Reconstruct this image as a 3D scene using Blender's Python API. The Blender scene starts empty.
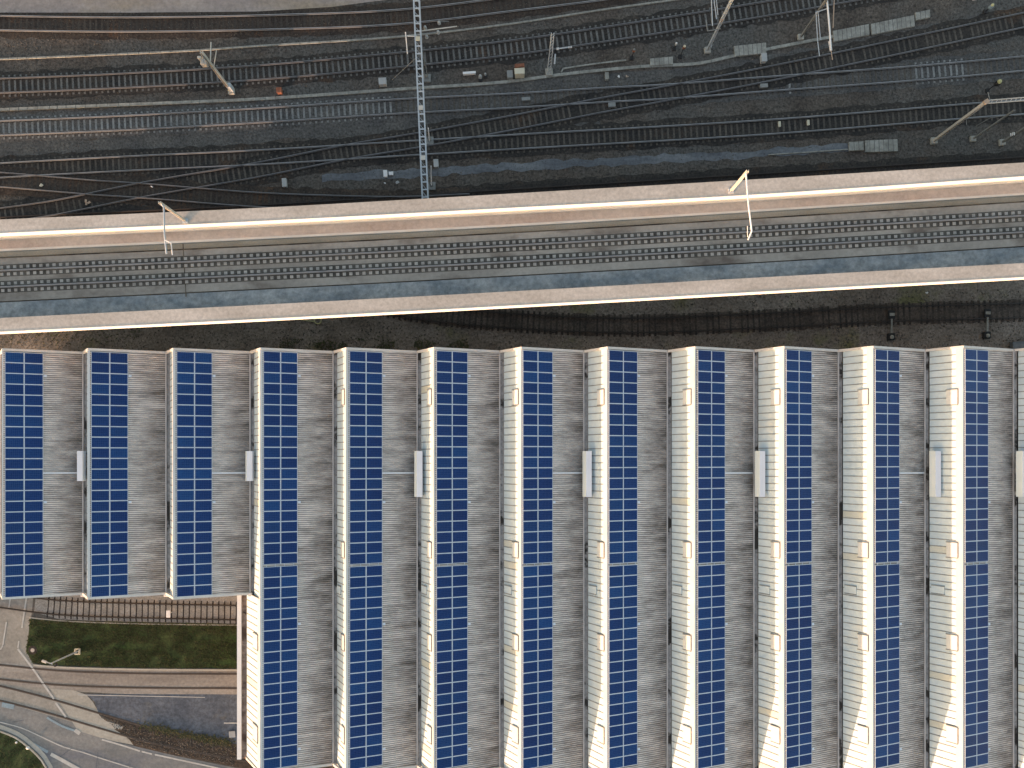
import bpy, bmesh, math, random
from mathutils import Vector, Matrix, noise as mnoise
random.seed(7)
R = math.radians
S = bpy.context.scene
COL = S.collection

# ------------------------------------------------------------------ camera, sky, sun, exposure
H, F, NX, NY = 78.0, 740.0, 512.0, 455.0          # drone height, focal length in px, nadir
cam_d = bpy.data.cameras.new('camera'); cam = bpy.data.objects.new('camera', cam_d); COL.objects.link(cam)
cam.location = (0, 0, H); cam.rotation_euler = (0, 0, 0)
cam_d.sensor_width = 36.0; cam_d.lens = F/1024*36; cam_d.shift_y = (NY-384)/1024
cam_d.clip_start = 1; cam_d.clip_end = 3000
S.camera = cam

SUN_EL, SUN_PHI = 4.1, 47.0                       # elevation; degrees south of west
w = bpy.data.worlds.new('World'); S.world = w; w.use_nodes = True
nt = w.node_tree; nt.nodes.clear()
sky = nt.nodes.new('ShaderNodeTexSky'); sky.sky_type = 'NISHITA'; sky.sun_disc = False
to_sun = Vector((-math.cos(R(SUN_PHI))*math.cos(R(SUN_EL)), -math.sin(R(SUN_PHI))*math.cos(R(SUN_EL)), math.sin(R(SUN_EL))))
sky.sun_elevation = R(SUN_EL)
sky.sun_rotation = math.atan2(to_sun.x, to_sun.y)
sky.air_density = 1.0; sky.dust_density = 2.4; sky.ozone_density = 1.3; sky.altitude = 400
bg = nt.nodes.new('ShaderNodeBackground'); bg.inputs[1].default_value = 0.15
ow = nt.nodes.new('ShaderNodeOutputWorld')
nt.links.new(sky.outputs[0], bg.inputs[0]); nt.links.new(bg.outputs[0], ow.inputs[0])
sd = bpy.data.lights.new('sun', 'SUN'); sd.energy = 2.0; sd.angle = R(0.6); sd.color = (0.72, 0.57, 0.49)
so = bpy.data.objects.new('sun', sd); COL.objects.link(so)
so.rotation_euler = to_sun.to_track_quat('Z', 'Y').to_euler(); so.location = (-60, -60, 60)
S.view_settings.view_transform = 'Standard'; S.view_settings.look = 'None'
S.view_settings.exposure = 2.5
S.view_settings.use_white_balance = True; S.view_settings.white_balance_temperature = 8150; S.view_settings.white_balance_tint = 18; S.view_settings.gamma = 1

# ------------------------------------------------------------------ helpers
def P(px, py, z=0.0):                             # survey: image position + true height -> metres
    k = (H-z)/F
    return Vector(((px-NX)*k, (NY-py)*k, z))

ORG = {}
def tag(o, label=None, cat=None, group=None, kind=None):
    if label: o['label'] = label
    if cat: o['category'] = cat
    if group: o['group'] = group
    if kind: o['kind'] = kind
    return o
def thing(name, loc, label, cat, group=None):
    o = bpy.data.objects.new(name, None); COL.objects.link(o); o.location = loc
    o.empty_display_size = .3; ORG[o.name] = Vector(loc)
    return tag(o, label, cat, group)
def obj(name, bm, mats, parent=None, smooth=False, keep_local=False):
    me = bpy.data.meshes.new(name)
    org = ORG.get(parent.name, Vector()) if parent else Vector()
    if parent and not keep_local:
        bmesh.ops.translate(bm, vec=-org, verts=bm.verts)
    bm.to_mesh(me); bm.free()
    if not isinstance(mats, (list, tuple)): mats = [mats]
    for m in mats: me.materials.append(m)
    if smooth:
        for p in me.polygons: p.use_smooth = True
    o = bpy.data.objects.new(name, me); COL.objects.link(o)
    if parent: o.parent = parent
    ORG[o.name] = org
    return o
def struct(name, bm, m, parent=None, label=None):
    return tag(obj(name, bm, m, parent), label, None, None, 'structure')

def box(bm, c, s, rz=0.0, mi=0, bev=0.0, rot=None):
    M = Matrix.Translation(c) @ (rot.to_4x4() if rot else Matrix.Rotation(rz, 4, 'Z')) @ Matrix.Diagonal((s[0], s[1], s[2], 1))
    r = bmesh.ops.create_cube(bm, size=1, matrix=M)
    fs = {f for v in r['verts'] for f in v.link_faces}
    for f in fs: f.material_index = mi
    if bev: 
        es = list({e for v in r['verts'] for e in v.link_edges})
        g = bmesh.ops.bevel(bm, geom=es, offset=bev, segments=1, affect='EDGES')
        for f in g['faces']: f.material_index = mi
def bar(bm, a, b, wd, ht, mi=0):                  # rectangular bar from a to b, wd sideways, ht upwards
    a, b = Vector(a), Vector(b); d = b-a; L = d.length
    if L < 1e-6: return
    x = d.normalized(); up = Vector((0, 0, 1)) if abs(x.z) < .95 else Vector((0, 1, 0))
    y = up.cross(x).normalized(); z = x.cross(y)
    rot = Matrix((x, y, z)).transposed()
    box(bm, (a+b)/2, (L, wd, ht), rot=rot, mi=mi)
def tube(bm, a, b, r, r2=None, n=8, mi=0):
    a, b = Vector(a), Vector(b); d = b-a
    if d.length < 1e-6: return
    M = Matrix.Translation((a+b)/2) @ d.to_track_quat('Z', 'Y').to_matrix().to_4x4()
    g = bmesh.ops.create_cone(bm, cap_ends=True, segments=n, radius1=r, radius2=r if r2 is None else r2, depth=d.length, matrix=M)
    for f in {f for v in g['verts'] for f in v.link_faces}: f.material_index = mi
def ball(bm, c, r, s=(1,1,1), mi=0):
    g = bmesh.ops.create_uvsphere(bm, u_segments=12, v_segments=8, radius=r, matrix=Matrix.Translation(c) @ Matrix.Diagonal((*s, 1)))
    for f in {f for v in g['verts'] for f in v.link_faces}: f.material_index = mi; f.smooth = True
def poly(bm, pts, z=None, mi=0):
    vs = [bm.verts.new((p[0], p[1], p[2] if z is None else z)) for p in pts]
    f = bm.faces.new(vs); f.material_index = mi
    f.normal_update()
    if f.normal.z < 0: f.normal_flip()
    return f
def pxpoly(pts, z, th=0.0):
    bm = bmesh.new(); poly(bm, [P(x, y, z) for x, y in pts])
    bmesh.ops.triangulate(bm, faces=bm.faces[:])
    if th:
        top = bm.faces[:]
        g = bmesh.ops.extrude_face_region(bm, geom=top)
        vs = [v for v in g['geom'] if isinstance(v, bmesh.types.BMVert)]
        bmesh.ops.translate(bm, vec=(0, 0, -th), verts=vs)
        bmesh.ops.recalc_face_normals(bm, faces=bm.faces[:])
    return bm
def smooth_line(pts, step=1.5):                   # Catmull-Rom through points, resampled
    pts = [Vector(p) for p in pts]
    a = pts[0]*2-pts[1]; b = pts[-1]*2-pts[-2]
    q = [a]+pts+[b]; out = []
    for i in range(1, len(q)-2):
        p0, p1, p2, p3 = q[i-1:i+3]; n = max(1, int((p2-p1).length/step))
        t0 = 0; al = .5
        k1 = t0+max(1e-4, (p1-p0).length)**al; k2 = k1+max(1e-4, (p2-p1).length)**al; k3 = k2+max(1e-4, (p3-p2).length)**al
        for j in range(n):
            t = k1+(k2-k1)*j/n
            A1 = p0*((k1-t)/(k1-t0))+p1*((t-t0)/(k1-t0)); A2 = p1*((k2-t)/(k2-k1))+p2*((t-k1)/(k2-k1)); A3 = p2*((k3-t)/(k3-k2))+p3*((t-k2)/(k3-k2))
            B1 = A1*((k2-t)/(k2-t0))+A2*((t-t0)/(k2-t0)); B2 = A2*((k3-t)/(k3-k1))+A3*((t-k1)/(k3-k1))
            out.append(B1*((k2-t)/(k2-k1))+B2*((t-k1)/(k2-k1)))
    out.append(pts[-1]); return out
def normals(line):
    ns = []
    for i in range(len(line)):
        d = line[min(i+1, len(line)-1)]-line[max(i-1, 0)]; d.z = 0; d.normalize()
        ns.append(Vector((-d.y, d.x, 0)))
    return ns
def sweep(bm, line, prof, mi=0, close=True):      # prof: (offset across, height) list
    ns = normals(line); rows = []
    for p, n in zip(line, ns): rows.append([bm.verts.new(p+n*o+Vector((0, 0, h))) for o, h in prof])
    m = len(prof)
    for i in range(len(rows)-1):
        for j in range(m if close else m-1):
            f = bm.faces.new((rows[i][j], rows[i+1][j], rows[i+1][(j+1) % m], rows[i][(j+1) % m])); f.material_index = mi
    if close:
        bm.faces.new(rows[0]); bm.faces.new(rows[-1][::-1])
    bmesh.ops.recalc_face_normals(bm, faces=bm.faces[:])
def ribbon(line, width, z=None, zoff=0.0, rag=0.0):
    bm = bmesh.new(); ns = normals(line); prev = None
    for p, n in zip(line, ns):
        a = p+n*(width/2+rag*2.2*mnoise.noise(p*.9)); b = p-n*(width/2+rag*2.2*mnoise.noise(p*.9+Vector((9, 9, 3))))
        if z is not None: a.z = b.z = z
        else: a.z += zoff; b.z += zoff
        r = (bm.verts.new(a), bm.verts.new(b))
        if prev: bm.faces.new((prev[0], prev[1], r[1], r[0]))
        prev = r
    bmesh.ops.recalc_face_normals(bm, faces=bm.faces[:])
    for f in bm.faces:
        if f.normal.z < 0: f.normal_flip()
    return bm

# ------------------------------------------------------------------ materials
def new_mat(name):
    m = bpy.data.materials.new(name); m.use_nodes = True; t = m.node_tree
    b = t.nodes['Principled BSDF']; return m, t, b
def ramp(t, fac, stops):
    r = t.nodes.new('ShaderNodeValToRGB'); t.links.new(fac, r.inputs[0]); cr = r.color_ramp
    while len(cr.elements) > 1: cr.elements.remove(cr.elements[-1])
    cr.elements[0].position = stops[0][0]; cr.elements[0].color = (*stops[0][1], 1)
    for p, c in stops[1:]:
        e = cr.elements.new(p); e.color = (*c, 1)
    return r.outputs[0]
def noise(t, scale, vec=(1, 1, 1), detail=5, rough=.6, world=True):
    tc = t.nodes.new('ShaderNodeTexCoord') if not world else t.nodes.new('ShaderNodeNewGeometry')
    mp = t.nodes.new('ShaderNodeMapping'); mp.inputs['Scale'].default_value = vec
    t.links.new(tc.outputs['Object' if not world else 'Position'], mp.inputs[0])
    n = t.nodes.new('ShaderNodeTexNoise'); n.inputs['Scale'].default_value = scale
    n.inputs['Detail'].default_value = detail; n.inputs['Roughness'].default_value = rough
    t.links.new(mp.outputs[0], n.inputs[0]); return n.outputs[0]
def mixc(t, a, b, fac, mode='MIX'):
    m = t.nodes.new('ShaderNodeMix'); m.data_type = 'RGBA'; m.blend_type = mode
    for s, v in ((m.inputs[0], fac), (m.inputs[6], a), (m.inputs[7], b)):
        if isinstance(v, (int, float)): s.default_value = v
        elif isinstance(v, tuple): s.default_value = (*v, 1)
        else: t.links.new(v, s)
    return m.outputs[2]
def M(name, c1, c2=None, scale=1.0, vec=(1, 1, 1), rough=.8, fine=0.0, fscale=8.0, bump=0.0, c3=None, s3=.15, lo=.35, hi=.65, spec=.3, metal=0.0, patch=(.5, .62)):
    m, t, b = new_mat(name)
    b.inputs['Roughness'].default_value = rough; b.inputs['Specular IOR Level'].default_value = spec; b.inputs['Metallic'].default_value = metal
    if c2 is None: c2 = tuple(x*.8 for x in c1)
    col = ramp(t, noise(t, scale, vec), [(lo, c1), (hi, c2)])
    if c3: col = mixc(t, col, c3, ramp(t, noise(t, s3, vec), [(patch[0], (0, 0, 0)), (patch[1], (1, 1, 1))]))
    if fine:
        f = ramp(t, noise(t, fscale, (1, 1, 1), 3, .7), [(.3, (1-fine,)*3), (.7, (1+fine,)*3)])
        col = mixc(t, col, f, 1.0, 'MULTIPLY')
    t.links.new(col, b.inputs['Base Color'])
    if bump:
        bp = t.nodes.new('ShaderNodeBump'); bp.inputs['Strength'].default_value = bump; bp.inputs['Distance'].default_value = .05
        t.links.new(noise(t, fscale*1.3, (1, 1, 1), 3), bp.inputs['Height']); t.links.new(bp.outputs[0], b.inputs['Normal'])
    return m

m_ballast = M('ballast', (.058, .045, .037), (.100, .082, .068), .35, fine=.7, fscale=3.5, bump=.8, c3=(.078, .074, .068), s3=.07, patch=(.45, .6))
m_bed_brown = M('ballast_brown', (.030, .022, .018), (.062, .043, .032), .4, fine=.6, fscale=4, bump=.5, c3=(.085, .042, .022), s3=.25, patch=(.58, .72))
m_bed_dark = M('ballast_dark', (.019, .017, .016), (.044, .036, .030), .35, fine=.7, fscale=4, bump=.5, c3=(.075, .042, .025), s3=.22, patch=(.58, .74))
m_bed_grey = M('ballast_grey', (.060, .058, .057), (.098, .092, .084), .35, fine=.6, fscale=4, bump=.5)
m_bed_rust = M('ballast_rusty', (.060, .046, .038), (.11, .085, .07), .4, fine=.6, fscale=4)
m_gravel = M('gravel', (.085, .075, .065), (.125, .11, .095), .5, fine=.4, fscale=5, bump=.4)
m_gravel_light = M('gravel_light', (.23, .215, .195), (.32, .30, .275), 1.0, fine=.35, fscale=6, bump=.4)
m_path = M('service_path', (.085, .093, .105), (.16, .17, .18), .5, vec=(.4, 1.6, 1), fine=.25, fscale=3)
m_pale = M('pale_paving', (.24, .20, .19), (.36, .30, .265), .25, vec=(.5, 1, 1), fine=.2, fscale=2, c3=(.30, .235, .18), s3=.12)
m_trough = M('trough_concrete', (.20, .195, .175), (.30, .295, .265), .8, fine=.25, fscale=3)
m_sl_conc = M('sleeper_concrete', (.095, .092, .088), (.15, .145, .135), .5, fine=.35)
m_sl_grey = M('sleeper_grey', (.16, .165, .16), (.24, .24, .23), .5, fine=.3)
m_sl_dim = M('sleeper_dim', (.060, .052, .045), (.105, .088, .072), .4, fine=.4)
m_sl_dark = M('sleeper_timber', (.022, .017, .016), (.040, .031, .028), .9, fine=.3)
m_sl_mid = M('sleeper_brown', (.038, .031, .027), (.070, .054, .043), .3, fine=.4)
def rail_mat(name, top, side):
    m, t, b = new_mat(name)
    g = t.nodes.new('ShaderNodeNewGeometry'); sp = t.nodes.new('ShaderNodeSeparateXYZ'); t.links.new(g.outputs['Normal'], sp.inputs[0])
    c = mixc(t, side, top, ramp(t, sp.outputs[2], [(.6, (0, 0, 0)), (.8, (1, 1, 1))]))
    c = mixc(t, c, ramp(t, noise(t, .6), [(.3, (.75,)*3), (.7, (1.15,)*3)]), 1.0, 'MULTIPLY')
    t.links.new(c, b.inputs['Base Color']); b.inputs['Roughness'].default_value = .5; b.inputs['Specular IOR Level'].default_value = .4
    return m
m_rail = rail_mat('rail_steel', (.27, .275, .28), (.03, .022, .018))
m_rail_rust = rail_mat('rail_rusty', (.035, .025, .02), (.02, .014, .011))
m_rail_mid = rail_mat('rail_worn', (.17, .17, .175), (.022, .018, .016))
# viaduct
m_par = M('parapet_concrete', (.44, .375, .325), (.56, .485, .43), .35, vec=(.5, 1.5, 1), fine=.16, fscale=3, bump=.1)
m_fascia = M('fascia_white', (.74, .68, .62), (.80, .75, .69), .3, fine=.06)
m_pink = M('walkway_sunlit_pink', (.44, .355, .305), (.55, .47, .41), .35, vec=(.4, 1.5, 1), fine=.14, fscale=2.5)  # grazing sunlight on the deck put into a pinkish concrete colour
m_edgew = M('edge_stone', (.62, .59, .53), (.72, .68, .62), .5)
m_green = M('trough_cover', (.27, .255, .205), (.36, .34, .28), .4, vec=(.5, 1, 1), fine=.12)
m_slab = M('track_slab', (.22, .20, .175), (.31, .285, .25), .22, vec=(.6, 1.2, 1), fine=.12, fscale=2.5, c3=(.13, .105, .088), s3=.3, patch=(.52, .70))
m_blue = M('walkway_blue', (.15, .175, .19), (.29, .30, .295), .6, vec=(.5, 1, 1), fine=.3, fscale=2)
m_gap = M('joint_dark', (.035, .028, .022), (.12, .10, .075), .35, vec=(.6, .6, .6), lo=.45, hi=.55)
m_trench = M('rail_trench', (.050, .046, .040), (.10, .092, .08), .5, fine=.3)
m_block = M('bearing_block', (.25, .235, .21), (.38, .355, .32), .8, fine=.15)
m_pier = M('pier_concrete', (.28, .265, .24), (.36, .34, .31), .5)
# hall
def slope_mat():
    m, t, b = new_mat('fibre_cement_roof')
    base = ramp(t, noise(t, 1.2, (.35, 1, 1), 4), [(.3, (.66, .575, .515)), (.7, (.80, .71, .64))])
    st = ramp(t, noise(t, 1.0, (.14, 4.2, 1), 3, .8), [(.34, (.66,)*3), (.54, (1.05,)*3)])
    c = mixc(t, base, st, .85, 'MULTIPLY')
    # soot and lichen: blotchy, more of it towards the gutter
    uv = t.nodes.new('ShaderNodeUVMap'); sp = t.nodes.new('ShaderNodeSeparateXYZ'); t.links.new(uv.outputs[0], sp.inputs[0])
    n = noise(t, .45, (.5, 2.2, 1), 9, .8)
    a = t.nodes.new('ShaderNodeMath'); a.operation = 'MULTIPLY_ADD'; t.links.new(sp.outputs[0], a.inputs[0]); a.inputs[1].default_value = .40; t.links.new(n, a.inputs[2])
    k = ramp(t, a.outputs[0], [(.70, (0, 0, 0)), (1.02, (1, 1, 1))])
    c = mixc(t, c, (.19, .162, .14), k)
    # corrugation shading put into the colour: grooves darker, crests lighter
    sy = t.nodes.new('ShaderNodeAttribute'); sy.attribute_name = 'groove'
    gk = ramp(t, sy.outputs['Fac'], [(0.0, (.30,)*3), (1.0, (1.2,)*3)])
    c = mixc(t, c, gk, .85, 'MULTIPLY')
    t.links.new(c, b.inputs['Base Color']); b.inputs['Roughness'].default_value = .9; b.inputs['Specular IOR Level'].default_value = .15
    return m
m_slope = slope_mat()
m_face = M('translucent_sheet', (.50, .585, .60), (.60, .675, .68), .5, vec=(1, .8, 1), rough=.45, fine=.05, fscale=2, c3=(.62, .62, .55), s3=.2, patch=(.60, .8))
m_face_y = M('aged_sheet', (.55, .55, .46), (.61, .61, .53), .6, rough=.5, fine=.05)
m_seam = M('sheet_seam', (.20, .205, .195), (.29, .29, .27), 1, rough=.7)
m_cap = M('ridge_sheet', (.52, .50, .475), (.60, .575, .55), .4, rough=.6, fine=.04)
m_flash = M('ridge_flashing', (.55, .54, .52), (.63, .61, .59), .5, rough=.6)
m_trim = M('gable_trim', (.55, .51, .47), (.64, .60, .55), .5, rough=.6, fine=.06)
m_gutter = M('gutter', (.05, .042, .036), (.34, .31, .29), .45, vec=(1, 1, 1), lo=.40, hi=.46, fine=.3, fscale=2.5)
m_gutter_rust = M('gutter_rusty', (.10, .06, .045), (.30, .22, .18), .5, lo=.4, hi=.55, fine=.3, fscale=2.5, c3=(.03, .02, .02), s3=.5, patch=(.55, .62))
m_lip = M('gutter_lip', (.42, .385, .365), (.52, .48, .455), .7, fine=.1)
m_white = M('white_paint', (.66, .65, .65), (.74, .73, .72), .6, rough=.5, fine=.06)
m_wall = M('hall_wall', (.30, .29, .27), (.38, .36, .33), .4)
m_vent = M('vent_metal_sky_tint', (.70, .72, .76), (.76, .78, .82), .6, rough=.55, spec=.4)  # sky reflection on the ventilator tops put into a bluish colour
m_vent_side = M('vent_metal_side', (.66, .70, .66), (.72, .75, .71), .6, rough=.5)
m_hatch = M('hatch_sheet', (.56, .57, .54), (.63, .63, .60), .6, rough=.5)
def pv_mat():
    m, t, b = new_mat('solar_cells')
    tc = t.nodes.new('ShaderNodeTexCoord'); mp = t.nodes.new('ShaderNodeMapping')
    mp.inputs['Scale'].default_value = (6.6, 6.2, 1); t.links.new(tc.outputs['Object'], mp.inputs[0])
    br = t.nodes.new('ShaderNodeTexBrick'); br.offset = 0; br.inputs['Scale'].default_value = 1.0
    br.inputs['Mortar Size'].default_value = .035; br.inputs['Brick Width'].default_value = 1; br.inputs['Row Height'].default_value = 1
    br.inputs['Color1'].default_value = (.005, .034, .120, 1); br.inputs['Color2'].default_value = (.006, .042, .145, 1); br.inputs['Mortar'].default_value = (.06, .10, .2, 1)
    t.links.new(mp.outputs[0], br.inputs[0])
    oi = t.nodes.new('ShaderNodeObjectInfo')
    v = ramp(t, oi.outputs['Random'], [(0, (.86, .82, .88)), (.5, (1.0, .97, 1.0)), (.85, (1.0, 1.05, 1.0)), (1, (.95, 1.25, 1.2))])
    c = mixc(t, br.outputs[0], v, 1.0, 'MULTIPLY')
    c = mixc(t, c, ramp(t, noise(t, .08), [(.35, (1.15, .85, .85)), (.65, (.85, 1.15, 1.15))]), .7, 'MULTIPLY')
    t.links.new(c, b.inputs['Base Color']); b.inputs['Roughness'].default_value = .35; b.inputs['Specular IOR Level'].default_value = .12
    return m
m_pv = pv_mat()
m_alu = M('aluminium_frame', (.58, .62, .68), (.66, .70, .75), 1, rough=.45)
# yard
m_road = M('road_concrete', (.23, .215, .19), (.31, .29, .26), .35, fine=.18, fscale=3, c3=(.19, .175, .16), s3=.3, patch=(.5, .7))
m_conc = M('concrete_light', (.29, .27, .235), (.36, .34, .30), .4, fine=.15, fscale=3)
m_band = M('track_paving', (.20, .175, .155), (.30, .27, .24), .3, vec=(.35, 2.2, 1), fine=.2, fscale=3)
m_asph = M('asphalt', (.058, .074, .098), (.098, .116, .142), .5, fine=.4, fscale=2.5, c3=(.13, .125, .11), s3=.35, patch=(.58, .75))
m_aroad = M('asphalt_road', (.13, .14, .145), (.205, .205, .20), .35, vec=(.6, 1.3, 1), fine=.2, fscale=3, c3=(.13, .14, .16), s3=.15)
m_grass = M('grass', (.024, .042, .012), (.052, .068, .022), .45, rough=.9, fine=.55, fscale=4, bump=.8, c3=(.024, .060, .012), s3=.09)
m_paint = M('road_paint', (.50, .49, .46), (.38, .37, .35), 1.5)
m_bluepaint = M('blue_paint', (.17, .27, .33), (.22, .28, .31), .8, fine=.2)
m_kerb = M('kerb_stone', (.34, .32, .27), (.42, .39, .34), .8, fine=.15)
m_yellow = M('yellow_plastic', (.42, .40, .20), (.50, .47, .27), 1)
m_groove = M('rail_groove', (.075, .055, .045), (.11, .085, .07), .8, fine=.2)
# steel
m_galv = M('galvanised_steel', (.36, .40, .44), (.44, .48, .51), .8, rough=.5)
m_mast = M('mast_steel_sunlit', (.46, .42, .37), (.54, .50, .45), .8, rough=.6)  # warm sunlight on the masts is put into this beige
m_mast_dark = M('mast_steel_dark', (.17, .175, .17), (.23, .235, .23), .8, rough=.6)
m_ins = M('insulator', (.36, .25, .18), (.45, .33, .25), 2, rough=.4)
m_box_grey = M('cabinet_grey', (.30, .31, .31), (.38, .385, .38), 1)
m_box_cream = M('cabinet_cream', (.50, .45, .34), (.58, .53, .42), 1)
m_rust = M('rust', (.17, .06, .035), (.26, .10, .06), 2, fine=.2)
m_black = M('black_metal', (.02, .02, .022), (.03, .03, .032), 1)
m_foot = M('concrete_foot', (.30, .29, .26), (.38, .365, .33), 1)

# ------------------------------------------------------------------ ground
bm = bmesh.new(); poly(bm, [(-700, -700), (700, -700), (700, 700), (-700, 700)], 0.0)
struct('ground', bm, m_ballast)
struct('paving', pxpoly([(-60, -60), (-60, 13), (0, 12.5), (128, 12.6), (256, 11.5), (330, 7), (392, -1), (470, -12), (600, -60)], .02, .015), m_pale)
pl = smooth_line([P(x, y, 0) for x, y in ((322, 178), (400, 174), (512, 167), (640, 160), (768, 153), (850, 147))], .5)
struct('path', ribbon(pl, .85, .012, rag=.16), m_path)
gl = smooth_line([P(x, y, 0) for x, y in ((-60, 150), (60, 147), (180, 141), (300, 132), (400, 125), (520, 118), (600, 124))])
struct('gravel_strip', ribbon(gl, 1.5, .008, rag=.2), m_bed_grey)
gl = smooth_line([P(x, y, 0) for x, y in ((430, 101), (512, 89), (600, 80), (700, 74), (800, 56), (900, 36), (1024, 12), (1080, 2))])
struct('gravel_strip', ribbon(gl, 1.3, .009, rag=.2), m_bed_grey)
m_dirt_bright = M('dirt_brightened', (.15, .122, .10), (.24, .20, .17), .4, fine=.5, fscale=4, bump=.5, c3=(.13, .12, .06), s3=.2, patch=(.55, .68))  # brown dirt, colour lightened to offset the shade between viaduct and hall
struct('dirt_ground_brightened', pxpoly([(-80, 327), (512, 301), (1110, 268), (1110, 366), (-80, 372)], .005), m_dirt_bright)
# yard west of the hall
struct('yard_ground', pxpoly([(-80, 580), (330, 580), (330, 860), (-80, 860)], .004), m_gravel)
struct('road', pxpoly([(-80, 590), (5, 590), (34, 590), (31, 620), (26, 651), (33, 664), (60, 667), (128, 668.5), (330, 669), (330, 695), (128, 694.5), (52, 690), (66, 712), (78, 731), (40, 722), (0, 711), (-80, 688)], .008), m_road)
struct('track_paving', pxpoly([(-80, 655), (0, 662), (60, 668), (128, 669.5), (330, 670), (330, 694.5), (128, 694), (80, 691), (45, 688), (0, 684), (-80, 672)], .012), m_band)
struct('asphalt_yard', pxpoly([(86, 694), (330, 694.8), (330, 760), (232, 744), (210, 741), (175, 734), (120, 719), (98, 713), (95, 702)], .014), m_asph)
struct('concrete_apron', pxpoly([(50, 688.5), (74, 690.5), (86, 694.5), (93, 702), (98, 711), (99, 715), (106, 721), (123, 726), (123, 729.5), (114, 729), (128, 738), (134, 745), (112, 741), (78, 731), (66, 712)], .016), m_conc)
struct('asphalt_road', pxpoly([(-80, 680), (0, 701), (40, 713), (78, 724), (80, 731), (112, 741), (134, 746), (176, 756), (236, 768), (330, 790), (330, 860), (-80, 860)], .010), m_aroad)
struct('lawn', pxpoly([(30, 619), (60, 621.5), (128, 624), (330, 626.5), (330, 669), (128, 667.5), (60, 665.5), (33, 663), (26.5, 652), (29, 630)], .05, .05), m_grass)
lp = [(-80, 712), (-30, 721), (0, 731), (16, 737.5), (30, 748), (42, 760), (48, 770), (54, 800), (54, 860)]
struct('lawn', pxpoly(lp+[(-80, 860)], .06, .06), m_grass)
kl = smooth_line([P(x, y, 0) for x, y in lp[:-1]], .8)
bm = bmesh.new(); sweep(bm, kl, [(-.07, 0), (-.07, .13), (.07, .13), (.07, 0)])
struct('kerb', bm, m_kerb)
kl2 = smooth_line([P(x+2.5, y-3.5, 0) for x, y in lp[:-1]], .8)
struct('gutter_strip', ribbon(kl2, .46, .032), m_kerb)
kb = smooth_line([P(x, y, 0) for x, y in ((34, 664.8), (60, 667), (128, 669), (330, 670.3))], 1)
bm = bmesh.new(); sweep(bm, kb, [(-.08, 0), (-.08, .10), (.08, .10), (.08, 0)])
struct('kerb', bm, m_kerb)
kb = smooth_line([P(x, y, 0) for x, y in ((30, 617.5), (60, 620.5), (128, 623.4), (330, 626))], 1)
bm = bmesh.new(); sweep(bm, kb, [(-.05, 0), (-.05, .09), (.05, .09), (.05, 0)])
struct('kerb', bm, m_kerb)
def paint(pts, wd=.13, m=m_paint, z=.026):
    return struct('road_marking', ribbon(smooth_line([P(x, y, 0) for x, y in pts], .7), wd, z), m)
paint([(10.5, 598), (9, 608)]); paint([(26.5, 598), (22, 628)], .16); paint([(6.5, 622), (3, 645)]); 
paint([(3, 645.5), (0.5, 649.5)]); paint([(19, 641), (18, 648)], .13)
paint([(18, 649), (31, 666), (54, 699)], .2); paint([(56, 703), (66, 717)], .2)
paint([(0, 722), (22, 728), (44, 738), (64, 747), (82, 752), (97, 757), (132, 768), (160, 777)], .11)
paint([(102, 739.5), (118, 744), (140, 751)], .16); paint([(142, 751.5), (152, 754)], .16); paint([(155, 754.5), (185, 761), (215, 767.5), (250, 776)], .16)
paint([(51, 754), (64, 761), (80, 770)], .38); paint([(82, 771), (110, 786)], .38)
paint([(78, 694.8), (205, 697.3)], .08); paint([(224, 723), (240, 723)], .12)
paint([(30, 742), (48, 752)], .3, m_bluepaint); paint([(2, 704.5), (14, 707)], .5, m_bluepaint)
paint([(47, 717.5), (62, 726), (76, 731)], .22, m_bluepaint); paint([(75, 730), (80, 733.5)], .4, m_paint, .030)
for a, b in (((12, 722), (24, 720)), ((96, 770), (98, 752)), ((60, 757), (72, 748)), ((130, 768), (130, 760))):
    struct('road_joint', ribbon([P(*a), P(*b)], .05, .028), m_asph)

# ------------------------------------------------------------------ railway tracks
RAILP = [(-.075, 0), (-.075, .02), (-.02, .035), (-.02, .12), (-.037, .125), (-.037, .165), (.037, .165), (.037, .125), (.02, .12), (.02, .035), (.075, .02), (.075, 0)]
def sleeper_mesh(name, mat, L=2.36, W=.24, Hh=.14):
    bm = bmesh.new(); box(bm, (0, 0, -Hh/2), (W, L, Hh), bev=.02)
    for v in bm.verts:
        if abs(v.co.y) > L/2-.1: v.co.z -= .045          # ends sink into the ballast
    for s in (-1, 1): box(bm, (0, s*.7535, .006), (.16, .36, .012), mi=1)
    me = bpy.data.meshes.new(name); bm.to_mesh(me); bm.free(); me.materials.append(mat); me.materials.append(m_bed_dark); return me
def block_mesh():
    bm = bmesh.new()
    for s in (-1, 1):
        box(bm, (0, s*.7535, -.07), (.30, .92, .14), bev=.015)
        box(bm, (0, s*.7535, .008), (.32, .36, .016), mi=1)
    box(bm, (0, 0, -.09), (.10, .7, .06))
    me = bpy.data.meshes.new('sleeper'); bm.to_mesh(me); bm.free(); me.materials.append(m_block); me.materials.append(m_trench); return me
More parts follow.
